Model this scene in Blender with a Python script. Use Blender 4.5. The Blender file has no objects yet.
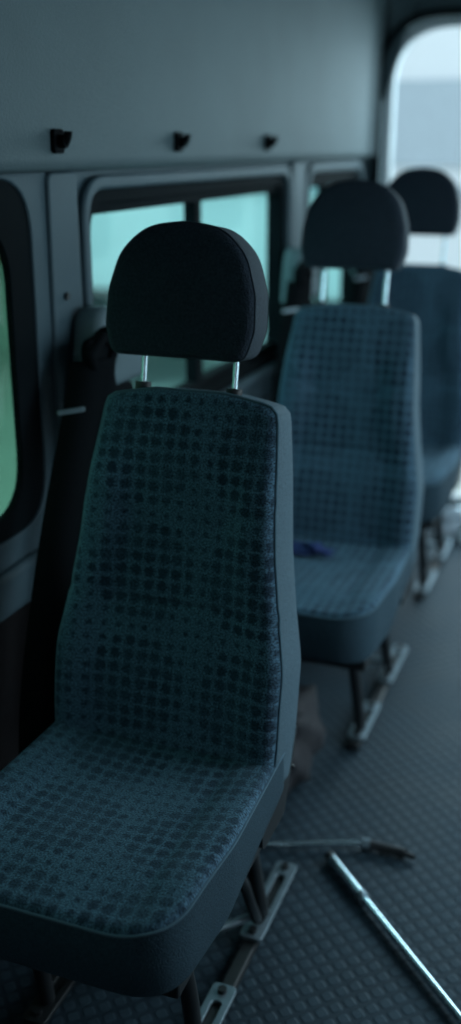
import bpy, bmesh, math, random
from mathutils import Vector, Matrix, noise
random.seed(4)
S=bpy.context.scene
COL=S.collection
try:
    S.view_settings.view_transform='Standard'
except Exception: pass

# ---------------------------------------------------------------- materials
def newmat(name):
    m=bpy.data.materials.new(name); m.use_nodes=True
    nt=m.node_tree; b=nt.nodes['Principled BSDF']; return m,nt,b
def N(nt,t,**k):
    n=nt.nodes.new(t)
    for a,v in k.items(): setattr(n,a,v)
    return n
def simple(name,col,rough=.6,metal=0,noise=.15,nscale=40,bump=.0,bscale=300,spec=.5,coord='Object'):
    m,nt,b=newmat(name)
    tc=N(nt,'ShaderNodeTexCoord')
    n=N(nt,'ShaderNodeTexNoise'); n.inputs['Scale'].default_value=nscale; n.inputs['Detail'].default_value=4
    nt.links.new(tc.outputs[coord],n.inputs['Vector'])
    mx=N(nt,'ShaderNodeMix',data_type='RGBA')
    c=Vector(col)
    mx.inputs[6].default_value=(*(c*(1-noise)),1); mx.inputs[7].default_value=(*(c*(1+noise)),1)
    nt.links.new(n.outputs['Fac'],mx.inputs[0]); nt.links.new(mx.outputs[2],b.inputs['Base Color'])
    b.inputs['Roughness'].default_value=rough; b.inputs['Metallic'].default_value=metal
    b.inputs['Specular IOR Level'].default_value=spec
    if bump>0:
        n2=N(nt,'ShaderNodeTexNoise'); n2.inputs['Scale'].default_value=bscale; n2.inputs['Detail'].default_value=2
        nt.links.new(tc.outputs[coord],n2.inputs['Vector'])
        bp=N(nt,'ShaderNodeBump'); bp.inputs['Strength'].default_value=bump; bp.inputs['Distance'].default_value=.002
        nt.links.new(n2.outputs['Fac'],bp.inputs['Height']); nt.links.new(bp.outputs[0],b.inputs['Normal'])
    return m
def math_(nt,op,a,b=None,c=None):
    n=N(nt,'ShaderNodeMath',operation=op)
    for i,v in enumerate((a,b,c)):
        if v is None: continue
        if isinstance(v,(int,float)): n.inputs[i].default_value=v
        else: nt.links.new(v,n.inputs[i])
    return n.outputs[0]

def fabric(name,ground,dot,pitch=.0232,big=.19):
    m,nt,b=newmat(name)
    uv=N(nt,'ShaderNodeUVMap')
    nw=N(nt,'ShaderNodeTexNoise'); nw.inputs['Scale'].default_value=170; nw.inputs['Detail'].default_value=3
    nt.links.new(uv.outputs[0],nw.inputs['Vector'])
    sub=N(nt,'ShaderNodeVectorMath',operation='SUBTRACT'); nt.links.new(nw.outputs['Color'],sub.inputs[0]); sub.inputs[1].default_value=(.5,.5,.5)
    sc=N(nt,'ShaderNodeVectorMath',operation='SCALE'); nt.links.new(sub.outputs[0],sc.inputs[0]); sc.inputs['Scale'].default_value=.015
    ad=N(nt,'ShaderNodeVectorMath',operation='ADD'); nt.links.new(uv.outputs[0],ad.inputs[0]); nt.links.new(sc.outputs[0],ad.inputs[1])
    v=N(nt,'ShaderNodeTexVoronoi',voronoi_dimensions='2D',feature='F1',distance='MINKOWSKI')
    v.inputs['Exponent'].default_value=2.4; v.inputs['Scale'].default_value=1/pitch; v.inputs['Randomness'].default_value=0.08
    nt.links.new(ad.outputs[0],v.inputs['Vector'])
    mp=N(nt,'ShaderNodeMapping'); mp.inputs['Location'].default_value=(.055,.03,0)
    nt.links.new(uv.outputs[0],mp.inputs['Vector'])
    v2=N(nt,'ShaderNodeTexVoronoi',voronoi_dimensions='2D',feature='F1')
    v2.inputs['Scale'].default_value=1/big; v2.inputs['Randomness'].default_value=0
    nt.links.new(mp.outputs[0],v2.inputs['Vector'])
    mr=N(nt,'ShaderNodeMapRange'); mr.inputs[1].default_value=.40; mr.inputs[2].default_value=.49
    mr.inputs[3].default_value=.42; mr.inputs[4].default_value=.22
    nt.links.new(v2.outputs['Distance'],mr.inputs[0])
    d=math_(nt,'SUBTRACT',mr.outputs[0],v.outputs['Distance'])
    d=math_(nt,'MULTIPLY',d,5)
    nn=N(nt,'ShaderNodeMath',operation='ADD',use_clamp=True); nt.links.new(d,nn.inputs[0]); nn.inputs[1].default_value=.35
    nl=N(nt,'ShaderNodeTexNoise'); nl.inputs['Scale'].default_value=11; nl.inputs['Detail'].default_value=3
    nt.links.new(uv.outputs[0],nl.inputs['Vector'])
    fade=N(nt,'ShaderNodeMapRange'); fade.inputs[1].default_value=.35; fade.inputs[2].default_value=.65; fade.inputs[3].default_value=.6; fade.inputs[4].default_value=1
    nt.links.new(nl.outputs['Fac'],fade.inputs[0])
    mask=math_(nt,'MULTIPLY',nn.outputs[0],fade.outputs[0])
    n=N(nt,'ShaderNodeTexNoise'); n.inputs['Scale'].default_value=330; n.inputs['Detail'].default_value=3
    nt.links.new(uv.outputs[0],n.inputs['Vector'])
    mx=N(nt,'ShaderNodeMix',data_type='RGBA')
    mx.inputs[6].default_value=(*ground,1); mx.inputs[7].default_value=(*dot,1)
    nt.links.new(mask,mx.inputs[0])
    hs=N(nt,'ShaderNodeHueSaturation')
    f=math_(nt,'MULTIPLY',n.outputs['Fac'],4.0); f=math_(nt,'SUBTRACT',f,1.25)
    f2=math_(nt,'MULTIPLY',nl.outputs['Fac'],.5); f=math_(nt,'ADD',f,f2)
    nt.links.new(f,hs.inputs['Value']); nt.links.new(mx.outputs[2],hs.inputs['Color'])
    nt.links.new(hs.outputs[0],b.inputs['Base Color'])
    b.inputs['Roughness'].default_value=.92; b.inputs['Specular IOR Level'].default_value=.2
    b.inputs['Sheen Weight'].default_value=.25; b.inputs['Sheen Tint'].default_value=(.45,.7,.9,1)
    bp=N(nt,'ShaderNodeBump'); bp.inputs['Strength'].default_value=.7; bp.inputs['Distance'].default_value=.0015
    nt.links.new(n.outputs['Fac'],bp.inputs['Height']); nt.links.new(bp.outputs[0],b.inputs['Normal'])
    return m

M_fab=fabric('seat_fabric_dots',(.054,.110,.160),(.011,.025,.044))
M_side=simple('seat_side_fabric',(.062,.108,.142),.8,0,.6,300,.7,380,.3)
M_cside=simple('cushion_side_shaded_fabric',(.026,.053,.074),.85,0,.6,300,.7,380,.2)  # darker copy of the side fabric, cushion front's shade put into its colour
M_head=simple('headrest_fabric',(.020,.030,.044),.9,0,.8,240,.9,300,.2)
M_headside=simple('headrest_side_fabric',(.026,.039,.054),.85,0,.6,300,.7,380,.3)
M_pipe=simple('piping',(.080,.135,.175),.9,spec=.1)
M_black=simple('black_steel',(.010,.012,.014),.45)
M_plast=simple('black_plastic',(.010,.012,.015),.5)
M_rub=simple('window_rubber',(.003,.006,.008),.85,spec=.08)
M_belt=simple('belt_webbing',(.003,.0045,.006),.9,0,.3,200,.4,600,.08)
M_steel=simple('brushed_steel',(.22,.28,.32),.45,.8,.25,60)
M_chrome=simple('chrome',(.6,.76,.84),.22,.9,.05,60)
M_grey=simple('grey_abs_trim',(.042,.076,.096),.6,0,.12,8,.35,500,.35)
M_house=simple('grey_belt_housing',(.10,.145,.165),.6,0,.08,8,.25,700,.3)
M_panel=simple('upper_panel_vinyl',(.076,.115,.130),.64,0,.18,5,.7,260,.3)
M_dark=simple('lower_dark_carpet',(.010,.009,.010),.95,0,.4,80,.4,300,.1)
M_white=simple('white_paint',(.58,.62,.65),.4,0,.04,2)
M_ceil=simple('headlining',(.14,.19,.21),.9,0,.05,10)
M_brown=simple('brown_boards',(.34,.16,.11),.8,0,.25,6)
M_wallout=simple('pale_render',(.70,.78,.74),.9,0,.10,1.2)
M_ground=simple('concrete',(.48,.53,.51),.9,0,.15,1.5)
M_bluecloth=simple('blue_cloth',(.02,.04,.15),.8,0,.3,40)
M_bag=simple('pale_plastic',(.66,.78,.88),.4,0,.2,20)
M_darkbag=simple('dark_nylon',(.018,.019,.024),.7,0,.3,40,.3,100)
M_vanglass=simple('reflection_toned_glass',(.30,.37,.42),.1)  # van glass, lightened in colour to stand in for reflections

def glassmat(name,col,gl=.05):
    m=bpy.data.materials.new(name); m.use_nodes=True; nt=m.node_tree
    for n in list(nt.nodes): nt.nodes.remove(n)
    o=N(nt,'ShaderNodeOutputMaterial'); t=N(nt,'ShaderNodeBsdfTransparent'); t.inputs[0].default_value=(*col,1)
    g=N(nt,'ShaderNodeBsdfGlossy'); g.inputs['Roughness'].default_value=.05
    mx=N(nt,'ShaderNodeMixShader'); mx.inputs[0].default_value=gl
    nt.links.new(t.outputs[0],mx.inputs[1]); nt.links.new(g.outputs[0],mx.inputs[2]); nt.links.new(mx.outputs[0],o.inputs[0])
    return m
M_glass=glassmat('teal_tinted_glass',(.72,.98,.95))
M_glass2=glassmat('green_tinted_glass',(.38,.58,.48))

def floormat():
    m,nt,b=newmat('studded_vinyl_floor')
    tc=N(nt,'ShaderNodeTexCoord')
    mp=N(nt,'ShaderNodeMapping'); mp.inputs['Rotation'].default_value=(0,0,math.radians(45))
    nt.links.new(tc.outputs['Object'],mp.inputs['Vector'])
    v=N(nt,'ShaderNodeTexVoronoi',voronoi_dimensions='2D',distance='MINKOWSKI'); v.inputs['Exponent'].default_value=4
    v.inputs['Scale'].default_value=36; v.inputs['Randomness'].default_value=0
    nt.links.new(mp.outputs[0],v.inputs['Vector'])
    d=math_(nt,'SUBTRACT',.36,v.outputs['Distance']); d=math_(nt,'MULTIPLY',d,9)
    nn=N(nt,'ShaderNodeMath',operation='ADD',use_clamp=True); nt.links.new(d,nn.inputs[0]); nn.inputs[1].default_value=.4
    n=N(nt,'ShaderNodeTexNoise'); n.inputs['Scale'].default_value=7; n.inputs['Detail'].default_value=6
    nt.links.new(tc.outputs['Object'],n.inputs['Vector'])
    n3=N(nt,'ShaderNodeTexNoise'); n3.inputs['Scale'].default_value=260
    nt.links.new(tc.outputs['Object'],n3.inputs['Vector'])
    mx=N(nt,'ShaderNodeMix',data_type='RGBA')
    mx.inputs[6].default_value=(.014,.024,.034,1); mx.inputs[7].default_value=(.024,.040,.054,1)
    nt.links.new(nn.outputs[0],mx.inputs[0])
    hs=N(nt,'ShaderNodeHueSaturation')
    f=math_(nt,'ADD',n.outputs['Fac'],n3.outputs['Fac']); nt.links.new(f,hs.inputs['Value']); nt.links.new(mx.outputs[2],hs.inputs['Color'])
    nt.links.new(hs.outputs[0],b.inputs['Base Color'])
    mr=N(nt,'ShaderNodeMapRange'); mr.inputs[3].default_value=.46; mr.inputs[4].default_value=.72
    nt.links.new(n.outputs['Fac'],mr.inputs[0]); nt.links.new(mr.outputs[0],b.inputs['Roughness'])
    b.inputs['Specular IOR Level'].default_value=.30; b.inputs['Specular Tint'].default_value=(.65,.88,1,1)
    bp=N(nt,'ShaderNodeBump'); bp.inputs['Strength'].default_value=.5; bp.inputs['Distance'].default_value=.002
    nt.links.new(nn.outputs[0],bp.inputs['Height']); nt.links.new(bp.outputs[0],b.inputs['Normal'])
    return m
M_floor=floormat()

# ---------------------------------------------------------------- mesh helpers
def addmesh(name,me,parent=None,loc=None):
    o=bpy.data.objects.new(name,me); COL.objects.link(o)
    if parent: o.parent=parent
    if loc: o.location=loc
    return o
def empty(name,loc=(0,0,0)):
    o=bpy.data.objects.new(name,None); o.empty_display_size=.1; COL.objects.link(o); o.location=loc; return o
def smooth(me,v=True):
    for p in me.polygons: p.use_smooth=v
def frombm(name,bm,mats,parent=None,sm=True):
    bmesh.ops.recalc_face_normals(bm,faces=bm.faces)
    me=bpy.data.meshes.new(name); bm.to_mesh(me); bm.free()
    for m in mats: me.materials.append(m)
    smooth(me,sm)
    return addmesh(name,me,parent)

def rounded(pts,rad,seg=6):
    out=[];n=len(pts)
    for i,p in enumerate(pts):
        r=rad[i] if isinstance(rad,(list,tuple)) else rad
        P=Vector(p);A=Vector(pts[i-1]);B=Vector(pts[(i+1)%n])
        a=(A-P);b=(B-P);la=a.length;lb=b.length;a.normalize();b.normalize()
        ang=a.angle(b); t=min(r/math.tan(ang/2),la*.49,lb*.49)
        if r<=1e-5: out.append(tuple(P)); continue
        s=P+a*t;e=P+b*t
        for k in range(seg+1):
            u=k/seg
            q=s*(1-u)**2+P*2*u*(1-u)+e*u*u
            out.append((q.x,q.y))
    return out
def resample(pts,n):
    P=[Vector(p) for p in pts]; L=[0]
    for i in range(len(P)): L.append(L[-1]+(P[(i+1)%len(P)]-P[i]).length)
    T=L[-1]; out=[];j=0
    for k in range(n):
        d=T*k/n
        while L[j+1]<d: j+=1
        f=(d-L[j])/max(1e-9,L[j+1]-L[j]); q=P[j].lerp(P[(j+1)%len(P)],f); out.append((q.x,q.y))
    return out
def rrect(x0,x1,y0,y1,r,seg=8): return rounded([(x0,y0),(x1,y0),(x1,y1),(x0,y1)],r,seg)

def tube(name,pts,r,mat,parent=None,closed=False,smoothc=False,caps=True,res=4):
    c=bpy.data.curves.new(name,'CURVE'); c.dimensions='3D'; c.bevel_depth=r; c.bevel_resolution=res; c.use_fill_caps=caps
    sp=c.splines.new('NURBS' if smoothc else 'POLY'); sp.points.add(len(pts)-1)
    for i,p in enumerate(pts): sp.points[i].co=(*p,1)
    sp.use_cyclic_u=closed
    if smoothc: sp.use_endpoint_u=True; sp.order_u=3; sp.resolution_u=8
    o=bpy.data.objects.new(name+'_tmp',c); COL.objects.link(o)
    dg=bpy.context.evaluated_depsgraph_get(); me=bpy.data.meshes.new_from_object(o.evaluated_get(dg))
    bpy.data.objects.remove(o); me.name=name; me.materials.clear(); me.materials.append(mat); smooth(me)
    return addmesh(name,me,parent)

def slab(name,outer,holes,th,axes,origin,mat,parent=None,bevel=0):
    c=bpy.data.curves.new(name,'CURVE'); c.dimensions='2D'; c.fill_mode='BOTH'; c.extrude=max(0,th/2-bevel); c.bevel_depth=bevel; c.bevel_resolution=2; c.offset=-bevel
    for poly in [outer]+holes:
        sp=c.splines.new('POLY'); sp.points.add(len(poly)-1)
        for i,p in enumerate(poly): sp.points[i].co=(p[0],p[1],0,1)
        sp.use_cyclic_u=True
    o=bpy.data.objects.new(name+'_tmp',c); COL.objects.link(o)
    dg=bpy.context.evaluated_depsgraph_get(); me=bpy.data.meshes.new_from_object(o.evaluated_get(dg))
    bpy.data.objects.remove(o); me.name=name; me.materials.clear(); me.materials.append(mat)
    X,Y,Z=[Vector(a) for a in axes]; O=Vector(origin)
    for v in me.vertices:
        q=v.co.copy(); v.co=O+X*q.x+Y*q.y+Z*q.z
    smooth(me,False)
    return addmesh(name,me,parent)
YZ=((0,1,0),(0,0,1),(1,0,0))
XZ=((1,0,0),(0,0,1),(0,-1,0))
XY=((1,0,0),(0,1,0),(0,0,1))

def box(name,x0,x1,y0,y1,z0,z1,mat,parent=None,bev=.004,seg=2):
    bm=bmesh.new(); bmesh.ops.create_cube(bm,size=1)
    for v in bm.verts:
        v.co=Vector(((x0+x1)/2+v.co.x*(x1-x0),(y0+y1)/2+v.co.y*(y1-y0),(z0+z1)/2+v.co.z*(z1-z0)))
    if bev>0: bmesh.ops.bevel(bm,geom=list(bm.edges)+list(bm.verts),offset=bev,segments=seg,affect='EDGES',profile=.5)
    return frombm(name,bm,[mat],parent,sm=False)

def pillow(name,outline,d,r,mats,deform,parent=None,n=96,caprings=14,rseg=5,sideseg=2,pipe=True,pipe_r=.0035,rounded_mat=1):
    P=resample(outline,n)
    cx=sum(p[0] for p in P)/n; cy=sum(p[1] for p in P)/n
    nor=[]
    for i in range(n):
        a=Vector(P[(i+1)%n])-Vector(P[i-1]); a.normalize(); nor.append(Vector((a.y,-a.x)))
    area=sum(P[i][0]*P[(i+1)%n][1]-P[(i+1)%n][0]*P[i][1] for i in range(n))
    if area<0: nor=[-v for v in nor]
    rings=[]
    for k in range(1,caprings): rings.append((k/caprings,r,-d/2,1))
    for k in range(rseg+1):
        t=math.pi/2*k/rseg; rings.append((1,r*(1-math.sin(t)),-d/2+r*(1-math.cos(t)),1))
    for k in range(1,sideseg): rings.append((1,0,-d/2+r+(d-2*r)*k/sideseg,1))
    for k in range(rseg+1):
        t=math.pi/2*k/rseg; rings.append((1,r*(1-math.cos(t)),d/2-r*(1-math.sin(t)),1 if k<=1 else rounded_mat))
    for k in range(caprings-1,0,-1): rings.append((k/caprings,r,d/2,0))
    bm=bmesh.new(); uvl=bm.loops.layers.uv.new('UVMap'); ab={}
    def mk(a,b,c):
        v=bm.verts.new(deform(a,b,c)); ab[v]=(a,b); return v
    R=[]
    for (s,ins,c,m) in rings:
        row=[]
        for i in range(n):
            a=P[i][0]-nor[i].x*ins; b=P[i][1]-nor[i].y*ins
            a=cx+(a-cx)*s; b=cy+(b-cy)*s
            row.append(mk(a,b,c))
        R.append(row)
    for k in range(len(R)-1):
        for i in range(n):
            f=bm.faces.new((R[k][i],R[k][(i+1)%n],R[k+1][(i+1)%n],R[k+1][i])); f.material_index=rings[k+1][3]
            for l in f.loops: l[uvl].uv=ab[l.vert]
    for row,c,mi in ((R[0],-d/2,1),(R[-1],d/2,0)):
        cv=mk(cx,cy,c)
        for i in range(n):
            f=bm.faces.new((row[i],row[(i+1)%n],cv)); f.material_index=mi
            for l in f.loops: l[uvl].uv=ab[l.vert]
    o=frombm(name,bm,mats,parent)
    if pipe:
        if rounded_mat==0:
            pts=[deform(P[i][0]-nor[i].x*r*.05,P[i][1]-nor[i].y*r*.05,d/2-r*(1-math.sin(math.pi/2/rseg))) for i in range(n)]
        else:
            pts=[deform(P[i][0]-nor[i].x*r*.95,P[i][1]-nor[i].y*r*.95,d/2+.0005) for i in range(n)]
        tube(name+'_piping',pts,pipe_r,M_pipe if name!='headrest' else M_headside,parent,closed=True)
    return o
def sstep(a,b,x):
    t=max(0,min(1,(x-a)/(b-a))); return t*t*(3-2*t)

# ---------------------------------------------------------------- seat
def seat(X,Y,variant=0,raise_=0.0,footdy=0.0,hx=0.0):
    E=empty('minibus_seat',(X,Y,0))
    th=math.radians(11.5); ct,st=math.cos(th),math.sin(th)
    D=.105
    def dback(a,b,c):
        if c>0:
            f=c/(D/2)
            w=.185-.05*sstep(.24,.40,b)
            c=c+f*(.020*sstep(.55,.92,abs(a)/w)*(1-sstep(.46,.57,b))+.012*math.exp(-((b-.17)/.10)**2)-.010*math.exp(-(a/.07)**2)*sstep(.0,.25,b)*(1-sstep(.35,.55,b)))
            c-= f*.007*math.exp(-((b-(.30+.25*a*a))/.006)**2)
            c-= f*.007*math.exp(-((b-(.43+2.0*a*a))/.007)**2)
            c-= f*.012*sstep(.54,.62,b)
        z=.40+b*ct+c*st; y=.045+b*st-c*ct
        return Vector((a,y,z))
    half=[(.190,0),(.196,.10),(.196,.22),(.180,.31),(.167,.40),(.157,.52),(.145,.628),(.06,.643)]
    pts=[(x,b) for x,b in half]+[(-x,b) for x,b in reversed(half)]
    out=rounded(pts,[.03,.2,.15,.15,.2,.2,.026,.1,.1,.026,.2,.2,.15,.15,.2,.03],5)
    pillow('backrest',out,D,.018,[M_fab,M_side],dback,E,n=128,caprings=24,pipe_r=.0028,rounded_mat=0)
    hb=.690+raise_
    hp=[(-.113,0),(.113,0),(.126,.045),(.124,.100),(.106,.160),(.064,.200),(0,.208),(-.064,.200),(-.106,.160),(-.124,.100),(-.126,.045)]
    ho=rounded(hp,[.02,.02,.04,.08,.08,.08,.1,.08,.08,.08,.04],4)
    def dhead(a,b,c):
        if c>0: c+= .010*(1-(a/.13)**2)*math.sin(max(0,min(1,b/.2))*math.pi)
        z=.40+(hb+b)*ct+c*st*.6; y=.050+(hb+b)*st-c*ct-.01
        return Vector((a-.012+hx,y,z))
    pillow('headrest',ho,.080,.014,[M_head,M_headside],dhead,E,n=96,caprings=8,pipe_r=.0018,rounded_mat=0)
    for i,a in enumerate((-.090+hx*.5,.068+hx*.5)):
        p0=Vector((a,.045+.62*st-.0,.40+.62*ct)); p1=Vector((a,.045+(.72+raise_)*st,.40+(.72+raise_)*ct))
        tube('headrest_post_%d'%(i+1),[p0,p1],.0048,M_chrome,E)
        p2=Vector((a,.045+.650*st,.40+.650*ct))
        tube('headrest_guide_%d'%(i+1),[p0,p2],.013,M_plast,E)
    H=.132
    co=rounded([(-.188,-.405),(.188,-.405),(.202,-.20),(.194,.07),(-.194,.07),(-.202,-.20)],[.085,.085,.2,.03,.03,.2],7)
    def dcush(a,b,c):
        z=.412+c
        if c>0:
            f=c/(H/2)
            z+=f*(.010*sstep(.5,.9,abs(a)/.20)-.014*math.exp(-((b+.12)/.13)**2)*math.exp(-(a/.12)**2)-.010*sstep(-.28,-.40,b) +.004)
            z-=f*.004*math.exp(-((abs(a)-.125)/.006)**2)*(1 if b>-.33 else 0)
        else:
            z+=.04*sstep(-.25,.05,b)*(-c/(H/2))
        sc=1-.04*(-c/(H/2)) if c<0 else 1
        return Vector((a*sc,b if c>0 else b+.02*(-c/(H/2))*sstep(-.2,-.40,b),z))
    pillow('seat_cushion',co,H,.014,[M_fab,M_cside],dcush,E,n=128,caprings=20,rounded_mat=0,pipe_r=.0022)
    box('seat_pan',-.17,.17,-.33,.06,.312,.350,M_black,E)
    for s,k in ((1,'aisle'),(-1,'window')):
        x=.112 if s>0 else -.16
        F=footdy
        tube('frame_side_'+k,[(x,-.30,.31),(x,.10,.33)],.014,M_black,E)
        tube('front_leg_'+k,[(x,-.22,.31),(x,-.16,.20),(x,-.09+F,.03)],.014,M_black,E,smoothc=True)
        tube('rear_leg_'+k,[(x,.06,.325),(x,.10,.30),(x,.14,.16),(x,.24+F,.03)],.014,M_black,E,smoothc=True)
        box('floor_rail_'+k,x-.014,x+.014,-.16+F,.40+F,.004,.020,M_black,E)
        for j,(y0,y1) in enumerate(((-.14+F,.05+F),(.17+F,.40+F))):
            slab('foot_plate_%s_%d'%(k,j+1),rrect(x-.022,x+.022,y0,y1,.012,5),[rrect(x-.009,x+.009,y0+.04,y1-.04,.009,5)],.008,XY,(0,0,.025),M_steel if s>0 else M_black,E,bevel=.0015)
            for q,yy in enumerate((y0+.018,y1-.018)):
                tube('bolt_%s_%d_%d'%(k,j+1,q+1),[(x,yy,.028),(x,yy,.036)],.008,M_black,E)
    if variant==0:
        tube('cross_tube_rear',[(-.10,-.08,.05),(.112,.16,.05)],.008,M_steel,E)
        tube('lever',[(.112,-.05,.31),(.13,.03,.24),(.12,.10,.12),(.112,.16,.04)],.010,M_black,E,smoothc=True)
    else:
        tube('cross_tube_rear',[(-.16,.22,.05),(.112,.24,.05)],.009,M_steel,E)
    tube('cross_tube_front',[(-.16,-.20,.29),(.112,-.20,.29)],.012,M_black,E)
    for s in (-1,1):
        slab('recliner_bracket_%d'%(1 if s>0 else 2),rounded([(-.04,.35),(.07,.35),(.14,.48),(.10,.50),(.03,.42),(-.04,.40)],.015,4),[],.008,YZ,(s*.185,0,0),M_black,E)
    tube('buckle_stalk',[(.15,.12,.36),(.17,.13,.38),(.18,.14,.40)],.006,M_black,E,smoothc=True)
    return E
seat(-.630,1.35,0,.006,-.05,-.014)
seat(-.620,2.35,1,.040,0,-.008)
seat(-.645,3.30,1,.050,0,-.010)

# ---------------------------------------------------------------- shell
Y0,Y1=-1.2,4.13
ZC=2.05; XL=-1.0; XR=.85
slab('floor',[(XL-.04,Y0),(XR+.04,Y0),(XR+.04,Y1+.05),(XL-.04,Y1+.05)],[],.04,XY,(0,0,-.02),M_floor)
slab('ceiling',[(XL-.04,Y0),(XR+.04,Y0),(XR+.04,Y1+.05),(XL-.04,Y1+.05)],[],.03,XY,(0,0,ZC+.015),M_ceil)
W=[(.30,1.640,.735,1.345,.10),(1.85,3.10,.78,1.315,.06),(3.32,3.98,.78,1.315,.06)]
def rr(w,e=0): return rrect(w[0]-e,w[1]+e,w[2]-e,w[3]+e,max(.01,w[4]+e))
slab('wall_left',[(Y0,0),(Y1,0),(Y1,ZC),(Y0,ZC)],[rr(w,.075 if i==0 else 0) for i,w in enumerate(W)],.05,YZ,(XL-.025,0,0),M_grey)
for i,w in enumerate(W):
    E=empty('window_%d'%(i+1),(0,0,0))
    fw=.070 if i==0 else .024
    inn=(w[0]+fw,w[1]-fw,w[2]+(fw*.55 if i==0 else fw),w[3]-fw,w[4])
    if i==0:
        slab('rubber_frame',rr(w,.004),[rr(inn)],.014,YZ,(XL-.001,0,0),M_rub,E,bevel=.004)
        slab('glass',rr(inn,.012),[],.004,YZ,(XL-.006,0,0),M_glass2,E)
        slab('moulded_surround',rr(w,.088),[rr(w,.002)],.016,YZ,(XL+.002,0,0),M_grey,E,bevel=.005)
    else:
        slab('rubber_frame',rr(w,.004),[rr(inn)],.05,YZ,(XL-.022,0,0),M_rub,E,bevel=.004)
        slab('glass',rr(inn,.01),[],.006,YZ,(XL-.04,0,0),M_glass,E)
        slab('moulded_surround',rr(w,.030),[rr(w,.003)],.026,YZ,(XL+.005,0,0),M_grey,E,bevel=.008)
        ym=2.46 if i==1 else 3.62
        box('slider_post',XL-.045,XL-.012,ym-.020,ym+.020,w[2]+.02,w[3]-.02,M_rub,E)
        box('slider_rail_top',XL-.045,XL-.010,w[0]+.02,w[1]-.02,w[3]-.045,w[3]-.02,M_rub,E)
        box('slider_rail_bottom',XL-.045,XL-.010,w[0]+.02,w[1]-.02,w[2]+.02,w[2]+.05,M_rub,E)
box('trim_1',XL,XL+.018,Y0+.02,Y1-.06,.0,.60,M_dark,None,.005)
box('trim_2',XL,XL+.028,Y0+.02,Y1-.06,.60,.685,M_grey,None,.012,3)
prof=[(-.998,1.358),(-.968,1.356),(-.955,1.364),(-.953,1.380),(-.951,1.55),(-.948,1.75),(-.945,1.90),(-.92,1.98),(-.86,2.03),(-.78,2.049)]
bm=bmesh.new(); rows=[]
ny=24
for j in range(ny+1):
    y=Y0+.02+(Y1-.055-Y0-.02)*j/ny
    rows.append([bm.verts.new((x,y,z)) for x,z in prof])
for j in range(ny):
    for k in range(len(prof)-1): bm.faces.new((rows[j][k],rows[j][k+1],rows[j+1][k+1],rows[j+1][k]))
bm.faces.new(rows[0]); bm.faces.new(rows[-1])
frombm('trim_3',bm,[M_panel])
slab('trim_4',rounded([(1.685,.70),(1.810,.70),(1.800,1.355),(1.695,1.355)],.02,4),[],.018,YZ,(XL+.009,0,0),M_grey,None,bevel=.006)
slab('trim_5',rounded([(3.145,.70),(3.275,.70),(3.275,1.355),(3.145,1.355)],.02,4),[],.014,YZ,(XL+.007,0,0),M_grey,None,bevel=.005)
DT=1.83
door=rounded([(-.95,.02),(.80,.02),(.80,DT),(-.95,DT)],[.05,.05,.22,.22],10)
slab('wall_back',[(XL-.04,0),(XR+.04,0),(XR+.04,ZC),(XL-.04,ZC)],[door],.08,XZ,(0,Y1,0),M_panel)
tube('trim_6',[(x,Y1-.055,z) for x,z in rounded([(-.952,.03),(.802,.03),(.802,DT+.012),(-.952,DT+.012)],[.05,.05,.22,.22],10)],.012,M_rub,None,closed=True)
slab('trim_7',rounded([(-.98,.0),(.83,.0),(.83,DT+.03),(-.98,DT+.03)],[.05,.05,.24,.24],10),[rounded([(-.925,.03),(.775,.03),(.775,DT-.025),(-.925,DT-.025)],[.05,.05,.21,.21],10)],.05,XZ,(0,Y1+.07,0),M_white,None,bevel=.008)
slab('wall_right',[(Y0,0),(Y1,0),(Y1,ZC),(Y0,ZC)],[rrect(1.35,2.65,.03,1.80,.1),rrect(2.9,3.95,.78,1.45,.08)],.05,YZ,(XR+.025,0,0),M_grey)
slab('wall_front',[(XL-.04,0),(XR+.04,0),(XR+.04,ZC),(XL-.04,ZC)],[rrect(-.60,.50,1.05,1.5,.12)],.05,XZ,(0,Y0,0),M_dark)

# ---------------------------------------------------------------- coat hooks
for y in (1.675,2.195,2.79):
    E=empty('coat_hook',(-.953,y,1.412))
    slab('base_plate',rrect(-.018,.018,-.026,.014,.008,4),[],.008,YZ,(.005,0,0),M_belt,E,bevel=.002)
    tube('peg',[(.004,0,-.006),(.022,0,-.006)],.011,M_belt,E)
    tube('peg_tip',[(.020,0,-.008),(.026,0,.000),(.026,0,.010)],.007,M_belt,E,smoothc=True)
E=empty('screw_cap',(XL+.018,1.735,1.135))
tube('cap',[(0,0,0),(.006,0,0)],.007,M_plast,E)

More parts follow.
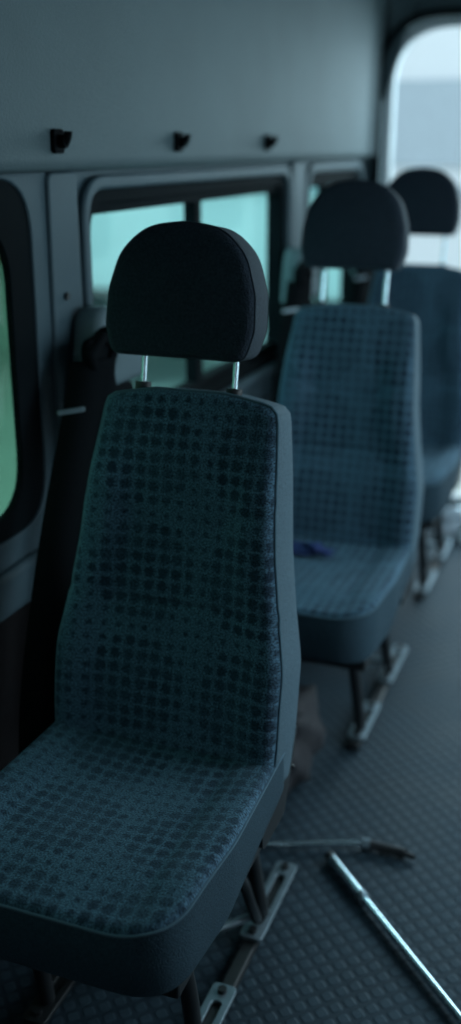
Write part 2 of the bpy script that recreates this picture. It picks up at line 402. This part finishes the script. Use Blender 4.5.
# ---------------------------------------------------------------- seat belts
def ribbon(name,pts,w,mat,parent,wdir=(0,1,0),th=.0015):
    bm=bmesh.new(); A=[];B=[];W_=Vector(wdir).normalized()
    P=[Vector(p) for p in pts]
    Q=[]
    for i in range(len(P)-1):
        p0=P[max(0,i-1)];p1=P[i];p2=P[i+1];p3=P[min(len(P)-1,i+2)]
        for k in range(8):
            t=k/8; Q.append(.5*((2*p1)+(-p0+p2)*t+(2*p0-5*p1+4*p2-p3)*t*t+(-p0+3*p1-3*p2+p3)*t**3))
    Q.append(P[-1])
    for q in Q: A.append(bm.verts.new(q-W_*w/2)); B.append(bm.verts.new(q+W_*w/2))
    for i in range(len(Q)-1): bm.faces.new((A[i],B[i],B[i+1],A[i+1]))
    o=frombm(name,bm,[mat],parent); md=o.modifiers.new('t','SOLIDIFY'); md.thickness=th; return o
def belt(y):
    E=empty('seat_belt',(XL,y,0))
    def dh(a,b,c): return Vector((.052+c,a,b))
    pillow('belt_housing',rounded([(-.080,.95),(.155,.95),(.130,1.09),(-.050,1.120)],[.01,.03,.05,.05],6),.062,.02,[M_house,M_house],dh,E,n=64,caprings=5,pipe=False)
    pillow('belt_shade_backing',rounded([(-.17,.05),(.12,.05),(.10,.955),(-.07,.985)],[.03,.03,.04,.04],6),.055,.015,[M_belt,M_belt],dh,E,n=64,caprings=5,pipe=False)  # black panel added to fill the dark zone around the belt, shadow included
    L=[(.098,-.130,1.045),(.104,-.085,1.068),(.104,-.040,1.045),(.100,-.06,1.015),(.096,-.115,1.015)]
    tube('d_ring',L,.011,M_belt,E,closed=True)
    tube('d_ring_bolt',[(.070,-.04,1.06),(.106,-.04,1.06)],.020,M_belt,E)
    slab('anchor_cover',rounded([(-.13,1.02),(-.03,1.02),(-.03,1.075),(-.13,1.065)],.02,4),[],.02,YZ,(.088,0,0),M_belt,E,bevel=.006)
    wd=(.75,.66,0)  # strap made wider and fanned into strands to stand in for its shadow too
    ribbon('webbing_front',[(.092,-.120,1.03),(.096,-.175,.93),(.104,-.270,.775),(.120,-.365,.62),(.135,-.43,.50),(.150,-.47,.40)],.070,M_belt,E,wd)
    ribbon('webbing_shade_mid',[(.100,-.095,1.03),(.110,-.14,.90),(.120,-.20,.74),(.13,-.26,.55),(.135,-.30,.36)],.062,M_belt,E,(.65,.75,0))
    ribbon('webbing_shade_rear',[(.098,-.09,1.02),(.110,-.09,.88),(.110,-.11,.62),(.095,-.12,.30)],.055,M_belt,E,(.5,.85,0))
    slab('belt_tongue',rounded([(-.036,.0),(.014,.004),(.014,.013),(-.036,.009)],.004,3),[],.006,((.75,.66,0),(0,0,1),(.66,-.75,0)),(.106,-.200,.950),M_steel,E,bevel=.001)
    box('lower_anchor',.125,.160,-.50,-.42,.34,.42,M_plast,E,.008,2)
belt(1.80); belt(3.08); belt(3.90)

# ---------------------------------------------------------------- loose things on floor
E=empty('aluminium_tube',(0,0,0))
a=Vector((-.446,1.765,.013)); b=Vector((-.03,1.33,.013)); dr=(b-a)
tube('thick_section',[a,a+dr*.22],.0105,M_chrome,E,res=6)
tube('thin_section',[a+dr*.22,b],.0080,M_chrome,E,res=6)
tube('collar',[a+dr*.205,a+dr*.23],.0120,M_steel,E,res=6)
tube('end_cap',[a-dr*.01,a+dr*.01],.0110,M_plast,E)
E=empty('bent_metal_handle',(0,.022,0))
tube('rod',[(-.615,1.735,.009),(-.56,1.745,.012),(-.47,1.785,.014),(-.40,1.810,.014),(-.365,1.815,.012)],.0062,M_chrome,E,smoothc=True)
tube('black_grip',[(-.385,1.812,.013),(-.345,1.815,.012),(-.305,1.812,.012)],.010,M_plast,E,smoothc=True)
tube('tip',[(-.305,1.812,.012),(-.285,1.808,.010)],.006,M_plast,E)
tube('collar',[(-.395,1.811,.014),(-.38,1.812,.014)],.012,M_steel,E)

def crumple(name,loc,sx,sy,sz,mat,seed=1,amt=.35,sub=4):
    bm=bmesh.new(); bmesh.ops.create_icosphere(bm,subdivisions=sub,radius=1)
    off=Vector((seed*3.1,seed*1.7,0))
    for v in bm.verts:
        n=noise.turbulence(v.co*1.3+off,4,False)
        v.co*= (1-amt)+amt*1.6*n
    for v in bm.verts:
        z=max(v.co.z,-.55)
        v.co=Vector((v.co.x*sx,v.co.y*sy,(z+.55)*sz))
    o=frombm(name,bm,[mat]); o.location=loc; return o
crumple('plastic_bag',(-.48,3.80,.0),.16,.13,.08,M_bag,2,.5)
crumple('blue_cloth',(-.64,2.26,.478),.070,.035,.018,M_bluecloth,5,.5)
crumple('dark_holdall',(-.66,2.02,.0),.13,.15,.20,M_darkbag,7,.25)

# ---------------------------------------------------------------- outside
slab('ground',[(-30,-20),(30,-20),(30,45),(-30,45)],[],.1,XY,(0,0,-.65),M_ground)
E=empty('neighbouring_building',(0,0,0))
box('rendered_wall',-6.3,-6,-6,30,-.6,2.6,M_wallout,E,.02)
box('brown_rail',-5.98,-5.9,-6,30,.30,.62,M_brown,E,.01)
box('eave',-6.3,-5.8,-6,30,2.6,2.75,M_brown,E,.02)
for k in range(9):
    box('pier_%d'%(k+1),-6.0,-5.85,-4+k*3.4,-3.75+k*3.4,-.6,2.6,M_wallout,E,.02)
E=empty('parked_van',(-2.6,7.9,-.6)); E.scale=(1,1,1.28)
side=[(-2.4,.35),(2.5,.35),(2.65,.8),(2.45,1.15),(2.1,1.30),(1.8,2.05),(1.6,2.3),(-2.3,2.4),(-2.45,2.2)]
slab('body',rounded(side,[.1,.1,.2,.15,.2,.2,.2,.15,.15],5),[],1.9,XZ,(0,1,0),M_white,E,bevel=.06)
slab('side_window_1',rounded([(-2.1,1.45),(-.5,1.45),(-.5,1.9),(-2.1,1.9)],.08,5),[],.03,XZ,(0,.03,0),M_vanglass,E)
slab('side_window_2',rounded([(.75,1.45),(1.7,1.45),(1.55,1.9),(.75,1.9)],.08,5),[],.03,XZ,(0,.03,0),M_vanglass,E)
box('body_moulding',-2.3,2.3,.0,.05,1.30,1.34,M_vanglass,E,.01)
for k,(x) in enumerate((-1.6,1.6)):
    for j,y in enumerate((.10,1.75)):
        tube('tyre_%d_%d'%(k+1,j+1),[(x,y-.03,.34),(x,y+.20,.34)],.34,M_plast,E,res=10)
        tube('rim_%d_%d'%(k+1,j+1),[(x,y-.06,.34),(x,y+.18,.34)],.20,M_steel,E,res=8)
box('sill_strip',-2.2,2.3,.0,.04,.55,.68,M_plast,E,.01)
E=empty('depot_building',(0,0,0))
box('depot_wall',-14,14,16,16.4,-.6,3.5,M_wallout,E,.02)
box('roller_shutter',-6,-2,15.9,16,-.6,3,M_steel,E,.02)

# ---------------------------------------------------------------- light
w=bpy.data.worlds.new('World'); S.world=w; w.use_nodes=True
bg=w.node_tree.nodes['Background']; bg.inputs[0].default_value=(.74,.91,1.0,1); bg.inputs[1].default_value=2.05
def area(name,loc,rot,sx,sy,p,col=(.58,.87,1)):
    l=bpy.data.lights.new(name,'AREA'); l.shape='RECTANGLE'; l.size=sx; l.size_y=sy; l.energy=p; l.color=col
    o=bpy.data.objects.new(name,l); COL.objects.link(o); o.location=loc; o.rotation_euler=rot; return o
area('sky_light_side_door',(1.6,2.0,1.9),(0,math.radians(62),0),2.0,2.0,36)
area('sky_light_rear_door',(.3,5.2,2.0),(math.radians(-62),0,0),2.0,1.6,65)

# ---------------------------------------------------------------- camera
cam=bpy.data.cameras.new('camera'); co=bpy.data.objects.new('camera',cam); COL.objects.link(co)
cam.sensor_width=36; cam.lens=36*1050/1024; cam.clip_start=.02
co.location=(0,0,1.4)
co.rotation_euler=(math.radians(90-19.27),0,math.radians(20.69))
cam.dof.use_dof=True; cam.dof.focus_distance=1.5; cam.dof.aperture_fstop=1.5
S.camera=co
